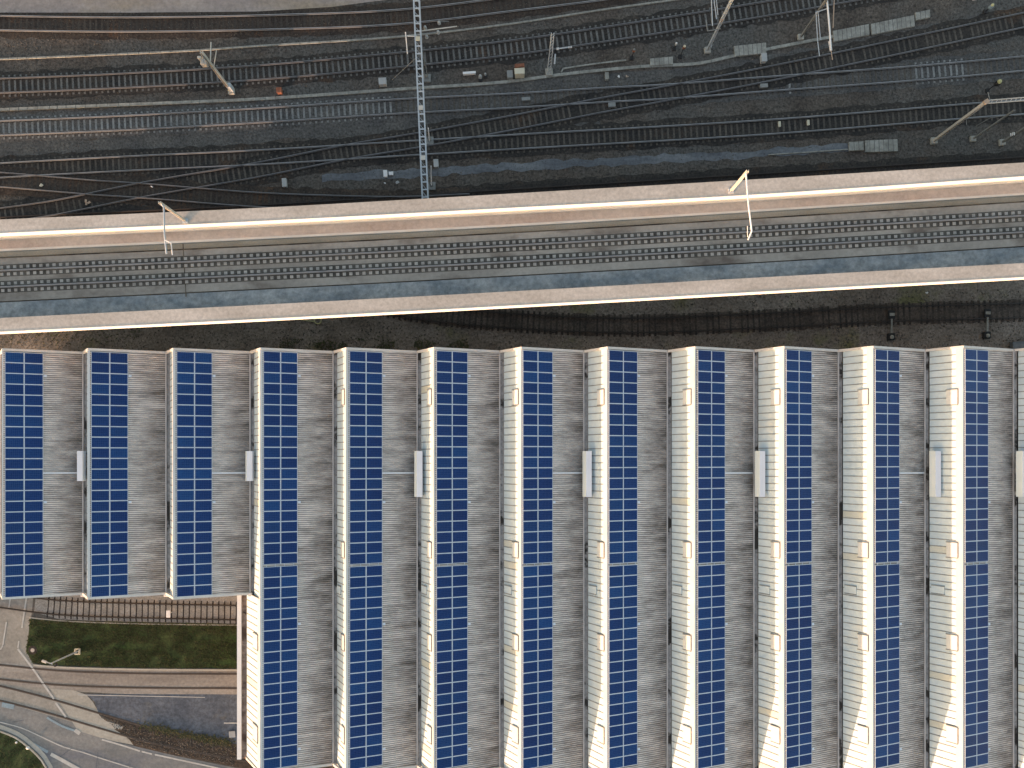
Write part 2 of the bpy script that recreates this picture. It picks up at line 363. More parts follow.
def track(pts, label, z=.0, rail=None, smat=None, smat2=None, pitch=.61, bed=None, bedw=3.0, group='railway tracks across the yard', rng=None, jitter=.02, gauge=.7535, blocks=False, skip=0.0, sink=0.0, swid=.25):
    line = smooth_line([P(x, y, 0 if not blocks else z) for x, y in pts]); 
    base = line[len(line)//2].copy(); base.z = 0 if not blocks else z
    t = thing('railway_track', base, label, 'railway track', group)
    if bed: struct('ballast_bed', ribbon(smooth_line([P(x, y, 0) for x, y in pts], .35), bedw, z+.012, rag=.14), bed)
    zr = z+.06 if not blocks else z+.016
    zr -= sink
    ns = normals(line)
    for s in (-1, 1):
        bm = bmesh.new(); rl = [Vector((p.x+n.x*s*gauge, p.y+n.y*s*gauge, zr)) for p, n in zip(line, ns)]
        sweep(bm, rl, RAILP); obj('rail', bm, rail, t)
    if smat is not None or blocks:
        me = block_mesh() if blocks else sleeper_mesh('sleeper', smat, W=swid)
        me2 = sleeper_mesh('sleeper', smat2) if smat2 else None
        spots = []; acc = 0; nxt = 0
        for i in range(len(line)-1):
            a, b = line[i], line[i+1]; L = (b-a).length
            while nxt <= acc+L:
                p = a.lerp(b, (nxt-acc)/L); d = (b-a)
                spots.append((p, math.atan2(d.y, d.x))); nxt += pitch
            acc += L
        if rng: spots = [s for s in spots if rng[0] <= s[0].x*F/H+NX <= rng[1]]
        spots = [s for s in spots if random.random() >= skip]
        zs = zr-.002 if not blocks else z
        dim = lambda p: bool(me2) and (395 < p.x*F/H+NX < 916 or p.x*F/H+NX > 958) and random.random() < .95
        spots.sort(key=lambda s: abs(s[0].x))
        for p, a in spots[:100]:
            o = bpy.data.objects.new('sleeper', me2 if dim(p) else me); COL.objects.link(o); o.parent = t
            o.location = (p.x-base.x, p.y-base.y, zs-base.z-random.uniform(0, .001)); o.rotation_euler = (0, 0, a+random.uniform(-jitter, jitter)*.5)
        if spots[100:]:
            bm = bmesh.new()
            for p, a in spots[100:]:
                v0 = len(bm.verts); f0 = len(bm.faces); dm = dim(p); bm.from_mesh(me2 if dm else me); bm.verts.ensure_lookup_table()
                bm.faces.ensure_lookup_table()
                if dm:
                    for f in bm.faces[f0:]: f.material_index = 2 if f.material_index == 0 else 1
                bmesh.ops.transform(bm, matrix=Matrix.Translation((p.x, p.y, zs-random.uniform(0, .001))) @ Matrix.Rotation(a+random.uniform(-jitter, jitter)*.5, 4, 'Z'), verts=bm.verts[v0:])
            o = obj('sleeper_row', bm, [me.materials[0], me.materials[1]]+([smat2] if smat2 else []), t); o['kind'] = 'stuff'
    return t
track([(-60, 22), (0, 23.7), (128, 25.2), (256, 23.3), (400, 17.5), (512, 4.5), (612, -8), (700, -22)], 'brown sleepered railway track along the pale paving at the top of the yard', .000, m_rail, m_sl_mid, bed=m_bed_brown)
track([(-60, 88), (0, 86.3), (128, 81), (256, 73.3), (384, 62), (512, 48.2), (640, 29.5), (768, 9), (860, -7), (920, -18)], 'railway track with grey sleepers passing under the foot of the leaning lattice post', .006, m_rail_mid, m_sl_conc, bed=m_bed_dark)
track([(-60, 131), (0, 128.7), (128, 123.3), (256, 116.2), (406, 106.5), (512, 101.2), (612, 95), (662, 92.5), (768, 84.5), (918, 73.5), (1024, 64), (1090, 58)], 'railway track with the palest blue grey sleepers, just below the concrete cable trough', .012, m_rail, m_sl_grey, bed=m_bed_grey, smat2=m_sl_dim)
bpy.context.view_layer.update()
track([(0, 216), (50, 209), (142, 190.5), (256, 170.7), (350, 152), (416, 141), (512, 123.3), (600, 106), (662, 94.7), (768, 74.5), (843, 59), (935, 39.5), (1024, 20.5), (1080, 9)], 'railway track running diagonally across the other tracks up to the right corner', .030, m_rail_mid, m_sl_dim, bed=m_bed_dark, skip=.12)
track([(-60, 175), (0, 171), (128, 164), (256, 158), (396, 149.5), (512, 142.5), (768, 127.5), (993, 109.5), (1024, 107.5), (1090, 102)], 'dark railway track crossed by the diagonal track, ending right beside the portal mast', .024, m_rail, m_sl_dim, bed=m_bed_dark)
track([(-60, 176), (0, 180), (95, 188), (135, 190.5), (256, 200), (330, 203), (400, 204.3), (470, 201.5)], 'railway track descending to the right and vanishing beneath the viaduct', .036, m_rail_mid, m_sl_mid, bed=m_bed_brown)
track([(-60, 229), (0, 225), (256, 213), (512, 197), (768, 181), (1024, 164.5), (1090, 160)], 'railway track half hidden under the upper edge of the viaduct', .018, m_rail_rust, m_sl_dark, bed=m_bed_dark)
track([(270, 287), (340, 298), (388, 306), (430, 313.5), (512, 321), (612, 325.5), (662, 325), (768, 320.5), (893, 314), (1024, 310.5), (1090, 308)], 'dark rusty railway track between the viaduct and the saw-tooth roof', .042, m_rail_rust, m_sl_mid, bed=m_bed_rust, bedw=2.1, skip=.12)
# second half of the pale track: dimmer sleepers on grey ballast belong to the same line
track([(-80, 590), (-60, 592), (0, 600), (44, 606), (75, 608.5), (128, 610.3), (235, 612.5), (320, 614)], 'rusty siding with thin dark timbers on pale gravel above the lawn', .004, m_rail_rust, m_sl_dark, pitch=.62, rng=(44, 300), swid=.17, group='tracks in the yard beside the hall')
struct('gravel_bed', pxpoly([(36, 595), (60, 595), (330, 597), (330, 625), (128, 622), (60, 619.5), (34, 612)], .014), m_gravel_light)
bmv = smooth_line([P(x, y, 0) for x, y in ((52, 619.5), (75, 621), (128, 622.4), (240, 624.5))], 1)
struct('edge_board', ribbon(bmv, .16, .03), m_sl_dark)
t10 = [(-80, 664), (0, 672), (56, 677.5), (128, 680.3), (236, 681), (330, 681)]
t11 = [(-80, 675), (0, 693.2), (50, 706), (99, 720.5), (146, 734), (182, 742), (235, 752), (330, 768)]
track(t10, 'railway track sunk in pale paving between the lawn and the asphalt', .0, m_rail_rust, None, group='tracks in the yard beside the hall', sink=.195)
track(t11, 'railway track curving from the concrete apron into a brown gravel bed', .0, m_rail_rust, None, group='tracks in the yard beside the hall', sink=.185)
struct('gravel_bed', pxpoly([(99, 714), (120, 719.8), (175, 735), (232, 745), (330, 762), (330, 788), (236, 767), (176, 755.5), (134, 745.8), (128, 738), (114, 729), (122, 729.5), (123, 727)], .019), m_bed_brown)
for tl in (t10, t11):
    line = smooth_line([P(x, y, 0) for x, y in tl]); ns = normals(line)
    for s in (-1, 1):
        struct('rail_groove', ribbon([p+n*s*.7535 for p, n in zip(line, ns)], .22, .0225), m_groove)
line = smooth_line([P(x, y, 0) for x, y in ((0, 665.5), (56, 671.5), (128, 674.6), (330, 675.4))]); 

# ------------------------------------------------------------------ viaduct
ZD, ZT = 9.70, 10.70
EDGE = [(-90, 0), (0, 0), (256, 0), (512, 0), (768, 0), (1024, 0), (1110, 0)]
def vline(ys, z):      # ys: image rows at x = 0, 256, 512, 768, 1024
    xs = (0, 256, 512, 768, 1024)
    a = [(x, y) for x, y in zip(xs, ys)]
    a = [(-90, ys[0]+(ys[0]-ys[1])*90/256)]+a+[(1110, ys[4]+(ys[4]-ys[3])*86/256)]
    return smooth_line([P(x, y, z) for x, y in a], 2)
LN = {
 'n_out': (219.5, 208, 193.5, 178.5, 162.5),
 'n_in': (233, 221, 207.5, 193.5, 176),
 'pink': (249, 237, 224, 208.8, 192.8),
 'step': (251.3, 239.3, 226.3, 211, 195),
 'gapn': (257, 245.3, 232, 217, 201),
 'gaps': (302.5, 290, 276.5, 262.5, 247),
 'blue': (318, 305, 291.3, 277, 263),
 's_out': (331.5, 319, 305.3, 291, 276.8),
}
vd = thing('railway_viaduct', (0, 18, 0), 'long concrete railway viaduct with beige parapets crossing the whole picture', 'viaduct')
def strip(name, la, lb, za, zb, mat, down=None):
    a = vline(LN[la] if isinstance(la, str) else la, za); b = vline(LN[lb] if isinstance(lb, str) else lb, zb)
    n = min(len(a), len(b)); bm = bmesh.new(); rows = []
    for i in range(n):
        p, q = a[i], b[i]
        r = [bm.verts.new(p), bm.verts.new(q)]
        if down is not None: r += [bm.verts.new((q.x, q.y, down)), bm.verts.new((p.x, p.y, down))]
        rows.append(r)
    m = len(rows[0])
    for i in range(n-1):
        for j in range(m if m > 2 else 1):
            bm.faces.new((rows[i][j], rows[i+1][j], rows[i+1][(j+1) % m], rows[i][(j+1) % m]))
    bmesh.ops.recalc_face_normals(bm, faces=bm.faces[:])
    if m == 2:
        for f in bm.faces:
            if f.normal.z < 0: f.normal_flip()
    return obj(name, bm, mat, vd)
# noise-barrier style parapet, its inner face in a paler colour
pn = strip('parapet', 'n_out', 'n_in', ZT, ZT, m_par, ZD-1.0)
# pale inner lining of that parapet: sits against it, 60 mm thick
a = vline(LN['n_in'], ZT); nn = normals(a)
bm = bmesh.new(); sweep(bm, a, [(.0, .02), (-.06, .02), (-.06, -1.75), (.0, -1.75)]); obj('parapet_lining', bm, m_fascia, vd)
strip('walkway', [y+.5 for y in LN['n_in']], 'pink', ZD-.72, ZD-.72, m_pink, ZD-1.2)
strip('edge_stone', 'pink', 'step', ZD-.66, ZD-.66, m_edgew, ZD-1.2)
strip('trough_cover', 'step', 'gapn', ZD-.75, ZD-.75, m_green, ZD-1.2)
strip('joint', 'gapn', [y+1.4 for y in LN['gapn']], ZD-.25, ZD-.25, m_gap, ZD-1.2)
strip('track_slab', [y+1.4 for y in LN['gapn']], [y-1.2 for y in LN['gaps']], ZD, ZD, m_slab, ZD-1.2)
strip('joint', [y-1.2 for y in LN['gaps']], 'gaps', ZD-.15, ZD-.15, m_gap, ZD-1.2)
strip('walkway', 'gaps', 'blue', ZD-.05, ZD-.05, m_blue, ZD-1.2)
ps = strip('parapet', 'blue', 's_out', ZT, ZT, m_par, ZD-.1)
a = vline(LN['s_out'], ZT)
bm = bmesh.new(); sweep(bm, a, [(.0, .02), (-.06, .02), (-.06, -.95), (.0, -.95)]); obj('fascia', bm, m_fascia, vd)
# girder and piers
mid = vline([(p+q)/2 for p, q in zip(LN['gapn'], LN['gaps'])], ZD-1.2)
bm = bmesh.new(); sweep(bm, mid, [(-4.4, -.01), (-3.0, -1.3), (3.0, -1.3), (4.4, -.01)]); obj('girder', bm, m_pier, vd)
for px in (-60, 130, 330, 530, 730, 930, 1080):
    i = min(range(len(mid)), key=lambda i: abs(mid[i].x-(px-512)*68/740)); c = mid[i]
    bm = bmesh.new(); box(bm, (c.x, c.y, 3.62), (1.4, 4.6, 7.24), R(3.3), bev=.15); box(bm, (c.x, c.y, .2), (2.6, 6, .4), R(3.3)); obj('pier', bm, m_pier, vd)
cyr = [(-60, 0)]
trk = [279.0, 266.8, 253.8, 239.2, 224.0]
xs = (0, 256, 512, 768, 1024)
tp = [(-90, trk[0]+4.3)]+list(zip(xs, trk))+[(1110, trk[4]-5)]
line = smooth_line([P(x, y, ZD) for x, y in tp]); ns = normals(line)
for s in (-1, 1):
    bm = ribbon([p+n*s*.7535 for p, n in zip(line, ns)], 1.12, ZD+.006); obj('rail_trench', bm, m_trench, vd)
track(tp, 'railway track on paired concrete blocks along the viaduct deck', ZD+.03, m_rail, None, pitch=.607, blocks=True, group='tracks of the viaduct')
for px in (188.5,):      # deck expansion joints
    i = min(range(len(line)), key=lambda i: abs(line[i].x-(px-512)*68.3/740)); c = line[i]
    bm = bmesh.new(); box(bm, (c.x+.02, c.y, ZD+.004), (.10, 4.9, .012), R(3.3)); obj('expansion_joint', bm, m_gap, vd)

# ------------------------------------------------------------------ hall with saw-tooth roof
ZV, ZR = 7.2, 9.6
V = [1.5, 84, 167, 251, 334, 418, 500.5, 584.5, 668, 754.5, 839, 925.5, 1014, 1104]
V = [v-1.5 for v in V]
RG = [2.6, 88, 173.5, 260.6, 346.4, 434, 521.4, 607.4, 694.9, 784, 873, 963, 1053]
XV = [(v-NX)*(H-ZV)/F for v in V]; XR = [(r-NX)*(H-ZR)/F for r in RG]
def YN(x): return 9.98+.14*(x/49)
def YS(i, x=None):
    if i < 3: return -13.35
    x = XR[i] if x is None else x
    return -(763+16*(x+26)/66-455)*(H-ZV)/F
hall = thing('factory_hall', (0, -10, 0), 'large factory hall with a grey saw-tooth roof below the viaduct', 'industrial building')
GW = .48
def at_slope(i, s):    # s metres along the east slope from the ridge -> x, z
    x0, z0, x1, z1 = XR[i], ZR, XV[i+1], ZV
    L = math.hypot(x1-x0, z1-z0); return x0+(x1-x0)*s/L, z0+(z1-z0)*s/L
PIT = .19
for i in range(13):
    xr, xv, xl = XR[i], XV[i+1], XV[i]
    yn, ys = YN(xr)-.1, YS(i)+.1
    # corrugated slope
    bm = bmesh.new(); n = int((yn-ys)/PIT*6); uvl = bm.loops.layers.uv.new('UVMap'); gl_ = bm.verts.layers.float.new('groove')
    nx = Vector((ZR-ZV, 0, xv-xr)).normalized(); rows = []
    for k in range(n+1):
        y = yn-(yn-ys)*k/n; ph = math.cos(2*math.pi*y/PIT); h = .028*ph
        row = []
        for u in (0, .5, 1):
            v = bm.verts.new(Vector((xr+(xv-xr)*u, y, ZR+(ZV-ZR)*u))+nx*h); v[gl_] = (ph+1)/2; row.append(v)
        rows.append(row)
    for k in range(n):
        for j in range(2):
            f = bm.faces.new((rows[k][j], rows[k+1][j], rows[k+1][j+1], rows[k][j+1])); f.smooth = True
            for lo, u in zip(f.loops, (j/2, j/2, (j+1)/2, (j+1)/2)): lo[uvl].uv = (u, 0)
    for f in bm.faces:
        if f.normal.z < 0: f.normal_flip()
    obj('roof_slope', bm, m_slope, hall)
    # steep translucent face
    segs = [(yn, ys, xl+GW, ZV+.1)]
    if i == 3: 
        segs = [(yn, -13.35, xl+GW, ZV+.1), (-13.35, ys, xr-2.5, ZR-3.4)]
    for si, (ya, yb, xb, zb) in enumerate(segs):
        bm = bmesh.new(); pw = .665; y = ya; nrm = Vector((-(ZR-zb), 0, xr-xb)).normalized(); seed = random.Random(i*9+si)
        up = (Vector((xr, 0, ZR))-Vector((xb, 0, zb)))
        while y > yb+.05:
            y2 = max(yb, y-pw); mi = 1 if seed.random() < .035 else 0
            q = [Vector((xb, y, zb)), Vector((xb, y2, zb)), Vector((xr, y2, ZR)), Vector((xr, y, ZR))]
            poly(bm, q, mi=mi)
            a = Vector((xb, y, zb))+nrm*.012; b = a+up*.86
            bar(bm, a, b, .075, .03, 2)
            y = y2
        face = obj('skylight_face', bm, [m_face, m_face_y, m_seam], hall)
        # upper cream sheet next to the ridge
        bm = bmesh.new(); a = Vector((xb, 0, zb))+up*.80+nrm*.03; b = Vector((xr, 0, ZR))+nrm*.03
        for (p, q) in ((a, b),):
            vs = [Vector((p.x, ya, p.z)), Vector((p.x, yb, p.z)), Vector((q.x, yb, q.z)), Vector((q.x, ya, q.z))]
            poly(bm, vs)
        obj('ridge_sheet', bm, m_cap, hall)
        # roof hatches in the face
        if i >= 3:
            for (hy, u0, u1, hh, small) in ((397.3, .52, .84, .68, 0), (550, .52, .84, .68, 0), (642.5, .52, .84, .68, 0), (734.5, .52, .84, .72, 0), (589.5, .06, .46, .34, 1)):
                yc = (NY-hy)*(H-8.9)/F if not small else (NY-hy)*(H-7.8)/F
                if not (yb+.6 < yc < ya-.5): continue
                if i == 3 and si == 0: continue
                bm = bmesh.new(); lo_, hi_ = Vector((xb, yc, zb))+up*u0, Vector((xb, yc, zb))+up*u1
                c = (lo_+hi_)/2+nrm*.045; rot = Matrix((up.normalized(), Vector((0, 1, 0)), -(up.normalized().cross(Vector((0, -1, 0)))))).transposed()
                xx = up.normalized(); zz = nrm; yy = zz.cross(xx); rot = Matrix((xx, yy, zz)).transposed()
                L = (hi_-lo_).length
                box(bm, c, (L, hh*2 if not small else hh*2, .09), rot=rot)
                hat = obj('roof_hatch', bm, m_face if small else m_hatch, hall)
                bm = bmesh.new()
                for s in (-1, 1):
                    cc = c+yy*(s*(hh+.04)); box(bm, cc, (L+.1 if not small else L, .07, .13), rot=rot)
                if not small: box(bm, c+xx*(L/2+.04), (.06, hh*2+.02, .13), rot=rot)
                obj('hatch_frame', bm, m_seam, hat)
    # ridge flashing
    bm = bmesh.new(); sx, sz = at_slope(i, .20 if i in (1, 2, 3, 4) else .10)
    poly(bm, [Vector((xr-.04, yn, ZR+.05)), Vector((xr-.04, ys, ZR+.05)), Vector((sx, ys, sz+.06)), Vector((sx, yn, sz+.06))])
    obj('ridge_flashing', bm, m_flash, hall)
    # gutter to the left of this tooth
    if i != 3:
        bm = bmesh.new(); ysg = YS(i, XV[i]) if i != 0 else -13.35
        box(bm, (xl+GW/2, (yn+ysg)/2, ZV-.07), (GW-.02, yn-ysg, .04)); obj('valley_gutter', bm, m_gutter, hall)
        bm = bmesh.new(); box(bm, (xl+.07, (yn+ysg)/2, ZV-.03), (.13, yn-ysg-.1, .20)); obj('gutter_lip', bm, m_lip, hall)
    else:
        bm = bmesh.new(); box(bm, (xl+GW/2, (yn-13.35)/2, ZV-.07), (GW-.02, yn+13.2, .04)); obj('valley_gutter', bm, m_gutter, hall)
        bm = bmesh.new(); box(bm, (xl+.07, (yn-13.35)/2, ZV-.03), (.13, yn+13.0, .20)); obj('gutter_lip', bm, m_lip, hall)
        xb, zb = segs[1][2], segs[1][3]; ye = YS(3, xb)
        bm = bmesh.new(); box(bm, (xb-.26, (-13.35+ye)/2-.1, zb-.10), (.50, -13.35-ye-.2, .04)); obj('eaves_gutter', bm, m_gutter_rust, hall)
        bm = bmesh.new(); box(bm, (xb-.70, (-13.35+ye)/2-.1, zb+.0), (.40, -13.35-ye-.15, .24)); obj('eaves_board', bm, m_white, hall)
    # gable trims along both ends
    for end, y0, sgn in (('n', YN, 1), ('s', None, -1)):
        yv = (YN(xl) if sgn > 0 else YS(i, XV[i]) if i else -13.35); yr_ = YN(xr) if sgn > 0 else YS(i); yv2 = YN(xv) if sgn > 0 else YS(i, XV[i+1]) if i > 2 else -13.35
        if i < 3 and sgn < 0: yv = yr_ = yv2 = -13.35
        bm = bmesh.new(); o = -.10*sgn
        xa, za = (xl+.1, ZV+.12)
        if i == 3 and sgn < 0: xa, za = segs[1][2]-.05, segs[1][3]+.05
        # profile: valley - ridge - valley, swept as thin box
        for (p, q) in (((xa, yv+o, za), (xr, yr_+o, ZR+.03)), ((xr, yr_+o, ZR+.03), (xv+.05, yv2+o, ZV+.06))):
            p, q = Vector(p), Vector(q)
            vs = []
            for pt in (p, q):
                for dy in (-.11, .11):
                    for dz in (-.28, .06): vs.append(bm.verts.new((pt.x, pt.y+dy, pt.z+dz)))
            for idx in ((0, 1, 3, 2), (4, 6, 7, 5), (0, 4, 5, 1), (2, 3, 7, 6), (1, 5, 7, 3), (0, 2, 6, 4)): bm.faces.new([vs[j] for j in idx])
        bmesh.ops.recalc_face_normals(bm, faces=bm.faces[:])
        obj('gable_trim', bm, m_trim, hall)
        # gable wall down to the ground
        yy_ = sgn*-.25
        bm = bmesh.new()
        vs = [Vector((xl+.01, yv+yy_, 0)), Vector((xv-.01, yv2+yy_, 0)), Vector((xv-.01, yv2+yy_, ZV-.12)), Vector((xr, yr_+yy_, ZR-.12)), Vector((xl+.3, yv+yy_, ZV-.12)), Vector((xl+.01, yv+yy_, ZV-.12))]
        bm.faces.new([bm.verts.new(v) for v in vs]); obj('gable_wall', bm, m_wall, hall)
bm = bmesh.new(); box(bm, (XV[0]+.05, (9.5-13.0)/2, 3.45), (.2, 22.4, 6.9)); box(bm, (XR[3]-2.7, (-13.35-29)/2, 3.0), (.2, 15.6, 6.0)); box(bm, (XV[13]+.1, -10.3, 3.45), (.2, 39.6, 6.9)); obj('side_wall', bm, m_wall, hall)
# roof drain brackets at the north gutters and short south ends
for i in (1, 2, 3):
    bm = bmesh.new(); x = XV[i]+.1; tube(bm, (x, -13.355, ZV+.05), (x, -13.355, 5.9), .13); box(bm, (x, -13.35, ZV+.08), (.42, .36, .18), bev=.03); obj('downpipe', bm, m_trim, hall)

# ------------------------------------------------------------------ solar arrays
ORD = ['first', 'second', 'third', 'fourth', 'fifth', 'sixth', 'seventh', 'eighth', 'ninth', 'tenth', 'eleventh', 'twelfth']
def module_mesh(wl, wy):
    bm = bmesh.new(); fr = .042
    box(bm, (0, 0, -.02), (wl, wy, .035), mi=1)
    box(bm, (0, 0, .0), (wl-fr*2, wy-fr*2, .011), mi=0)
    me = bpy.data.meshes.new('solar_panel'); bm.to_mesh(me); bm.free(); me.materials.append(m_pv); me.materials.append(m_alu); return me
WL, PY = 1.515, .9885
S0 = [.20, .27, .27, .24, .27, .20, .10, .10, .24, .15, .15, .13, .2]
pvme = module_mesh(WL, PY-.012)
for i in range(12):
    xr, xv = XR[i], XV[i+1]; sl = math.atan2(ZR-ZV, xv-xr); L = math.hypot(xv-xr, ZR-ZV)
    nx = Vector((math.sin(sl), 0, math.cos(sl)))
    y0 = YN(xr)-.30
    short = i < 3
    place = 'short solar array on the %s roof ridge from the left, above the lawn' if short else 'long solar array on the %s roof ridge from the left'
    sx, sz = at_slope(i, S0[i]+WL)
    arr = thing('solar_array', (sx, y0, sz), 'blue '+place % ORD[i], 'solar panels', 'solar arrays on the saw-tooth roof')
    nrows = 23 if short else 39
    for r in range(nrows):
        yc = y0-PY*(r+.5)-(.20 if (not short and r >= 20) else 0)
        if not short and yc-PY/2 < YS(i)+.12: continue
        for cidx in range(2):
            x, z = at_slope(i, S0[i]+WL*(cidx+.5)+(.02 if cidx else 0))
            c = Vector((x, yc, z))+nx*.12
            o = bpy.data.objects.new('solar_panel', pvme); COL.objects.link(o); o.parent = arr
            o.location = c-ORG[arr.name]; o.rotation_euler = (0, sl, 0)
    # mounting rails
    bm = bmesh.new(); yb = y0-PY*nrows-(.2 if not short else 0)
    for s in (.5, 1.3, 2.1, 2.95):
        x, z = at_slope(i, s); c0 = Vector((x, y0, z))+nx*.06
        bar(bm, c0, Vector((c0.x, max(yb, YS(i)+.2), c0.z)), .05, .05)
    obj('mounting_rail', bm, m_alu, arr)
    for jy in (376, 502) if short else (376, 502, 624, 749):
        x, z = at_slope(i, S0[i]+2*WL+.18); yy = (NY-jy)*(H-8.4)/F
        bm = bmesh.new(); rot = Matrix.Rotation(sl, 3, 'Y'); box(bm, Vector((x, yy, z))+nx*.08, (.26, .22, .10), rot=rot, bev=.02); obj('junction_box', bm, m_alu, arr)
    if i in (0, 2, 4, 6, 8, 10):
        a = at_slope(i, S0[i]+2*WL+.02); b = at_slope(i, L-.1); yy = (NY-473)*(H-8)/F
        bm = bmesh.new(); bar(bm, Vector((a[0], yy, a[1]))+nx*.09, Vector((b[0], yy, b[1]))+nx*.09, .17, .08); obj('cable_tray', bm, m_white, arr)

# ------------------------------------------------------------------ roof ventilators in every second valley
vents = [(78.3, 30, 'short pale ventilator box in the first valley of the roof from the left'), (248, 30, 'short pale ventilator box in the third valley, ending the short roofs'),
 (418, 46, 'long pale ventilator box in the fifth valley of the roof'), (587.5, 46, 'long pale ventilator box in the seventh valley, near the middle of the roof'),
 (761, 46, 'long pale ventilator box in the ninth valley of the roof'), (936.8, 46, 'long pale ventilator box in the eleventh valley, before the last full roof ridge'), (1024, 46, 'long pale ventilator box cut by the right picture edge')]
for k, (px, ln, lab) in enumerate(vents):
    zt = 8.35; c = P(px, 451+ln/2, zt); ylen = ln*(H-zt)/F; x = c.x
    t = thing('roof_ventilator', (x, c.y, ZV), lab, 'ventilator', 'ventilator boxes in the roof valleys')
    bm = bmesh.new(); w1, w2 = .30, .58
    prof = [(-.42, zt-.50), (-.12, zt), (.40, zt), (.40, zt-.55)]
    vs = [[bm.verts.new((x+o, c.y+s*ylen/2, h)) for o, h in prof] for s in (-1, 1)]
    for j in range(4):
        f = bm.faces.new((vs[0][j], vs[0][(j+1) % 4], vs[1][(j+1) % 4], vs[1][j])); f.material_index = 1 if j == 0 else 0
    bm.faces.new(vs[0][::-1]); bm.faces.new(vs[1]); bmesh.ops.recalc_face_normals(bm, faces=bm.faces[:])
    obj('housing', bm, [m_vent, m_vent_side], t)
    bm = bmesh.new()
    for s in (-.42, -.14, .14, .42): box(bm, (x+.08, c.y+s*ylen, (zt-.5+ZV)/2), (.30, .16, zt-.5-ZV))
    obj('support_leg', bm, m_mast_dark, t)

# ------------------------------------------------------------------ cable troughs
def trough(name, pts, wd, label, mat=m_trough, joints=True):
    line = smooth_line([P(x, y, 0) for x, y in pts], 1.0); b = line[len(line)//2]
    if joints:                                    # a shallow gap between one cover and the next
        fine = []
        for p, q in zip(line[:-1], line[1:]):
            d_ = (q-p).normalized()
            fine += [p.copy(), p+d_*.01-Vector((0, 0, .05)), p+d_*.055-Vector((0, 0, .05)), p+d_*.065]
        line = fine+[line[-1]]
    t = thing(name, (b.x, b.y, 0), label, 'cable trough')
    bm = bmesh.new(); sweep(bm, line, [(-wd/2, 0), (-wd/2, .12), (wd/2, .12), (wd/2, 0)]); obj('trough', bm, mat, t)
trough('cable_trough', [(-60, 113), (0, 110), (50, 108), (200, 102), (256, 99.5), (338, 94), (400, 89.5), (508, 82), (560, 75), (640, 67), (700, 63.5), (730, 57), (760, 51), (800, 43), (833, 37)], .30, 'long pale concrete cable trough running between the tracks, past the slab covers')
trough('cable_trough', [(-60, 62), (0, 59.5), (96, 55.5), (200, 50.5), (256, 46.5), (400, 37), (512, 24), (600, 10.5), (690, -2), (760, -12)], .17, 'narrow pale cable trough between the two uppermost tracks')
trough('cable_trough', [(561, 73), (563, 69), (575, 67), (600, 63.5), (626, 60.5)], .14, 'short thin cable duct branching off beside the small lattice mast')
trough('cable_trough', [(768, 155), (800, 153), (849, 149.5)], .10, 'thin cable duct leading to the slab covers near the viaduct')
def slab(pts, label, z=.22):
    c = [sum(p[0] for p in pts)/4, sum(p[1] for p in pts)/4]; b = P(*c)
    t = thing('concrete_cover', (b.x, b.y, 0), label, 'cable chamber cover')
    obj('chamber', pxpoly(pts, z, z), m_trough, t)
    bm = bmesh.new(); a0, a1, a2, a3 = [P(x, y, z) for x, y in pts]
    n = max(2, int((a1-a0).length/.45))
    for k in range(1, n): bar(bm, a0.lerp(a1, k/n)+Vector((0, 0, .003)), a3.lerp(a2, k/n)+Vector((0, 0, .003)), .04, .008)
    obj('cover_joints', bm, m_bed_grey, t)
slab([(734, 46), (766, 42.5), (766.5, 53), (735, 56)], 'grey ribbed cover slab over the trough, between mast and cabinet post')
slab([(650, 58.5), (673, 56.5), (673, 64), (650.5, 65.5)], 'low grey concrete cover slab left of the tall leaning mast')
slab([(833, 30.8), (869, 24), (869.5, 34.5), (834, 41.5)], 'pale concrete cover slab touching the hanging white arm')
slab([(871, 23.8), (914, 15), (915, 26), (872, 34.5)], 'pale concrete cover slab, right one of the adjoining pair')
slab([(915.5, 12.5), (930, 9.5), (930.5, 17), (916, 20)], 'small concrete cover slab at the right end of the trough')
slab([(849, 142), (863.5, 141.2), (864, 150), (849.5, 150.5)], 'small square concrete cover beside the larger one near the viaduct')
slab([(865, 140.5), (897.5, 139), (898, 151), (865.5, 152)], 'large pale concrete cover slab between the tracks and the viaduct')

# ------------------------------------------------------------------ overhead line masts and portals
def vmast(px, py, h, label, mat, wd=.28, z0=0.0, foot=True, name='catenary_mast', taper=.7, lattice=False):
    b = P(px, py, z0); t = thing(name, (b.x, b.y, z0), label, 'mast', 'overhead line masts')
    bm = bmesh.new()
    if lattice:
        for sx in (-1, 1):
            for sy in (-1, 1): tube(bm, (b.x+sx*wd/2, b.y+sy*wd/2, z0), (b.x+sx*wd/2*taper, b.y+sy*wd/2*taper, z0+h), .045, .04, 6)
        k = int(h/.6)
        for j in range(k):
            za, zb = z0+h*j/k, z0+h*(j+1)/k; wa = wd/2*(1-(1-taper)*j/k)
            for s in (-1, 1):
                tube(bm, (b.x-wa, b.y+s*wa, za), (b.x+wa, b.y+s*wa, zb), .02, n=5); tube(bm, (b.x+s*wa, b.y-wa, za), (b.x+s*wa, b.y+wa, zb), .02, n=5)
    else:
        for s in (-1, 1): box(bm, (b.x+s*wd*.42, b.y, z0+h/2), (wd*.16, wd, h))
        box(bm, (b.x, b.y, z0+h/2), (wd*.68, wd*.2, h-.02))
    obj('pole', bm, mat, t)
    if foot:
        bm = bmesh.new(); box(bm, (b.x, b.y, z0+.15), (wd+.4, wd+.4, .3), R(4), bev=.03); obj('concrete_foot', bm, m_foot, t)
    return t, b
def arm(t, pts, r=.04, mat=None, name='cantilever_arm'):
    bm = bmesh.new()
    for a, b in zip(pts[:-1], pts[1:]): tube(bm, a, b, r, n=7)
    return obj(name, bm, mat, t)
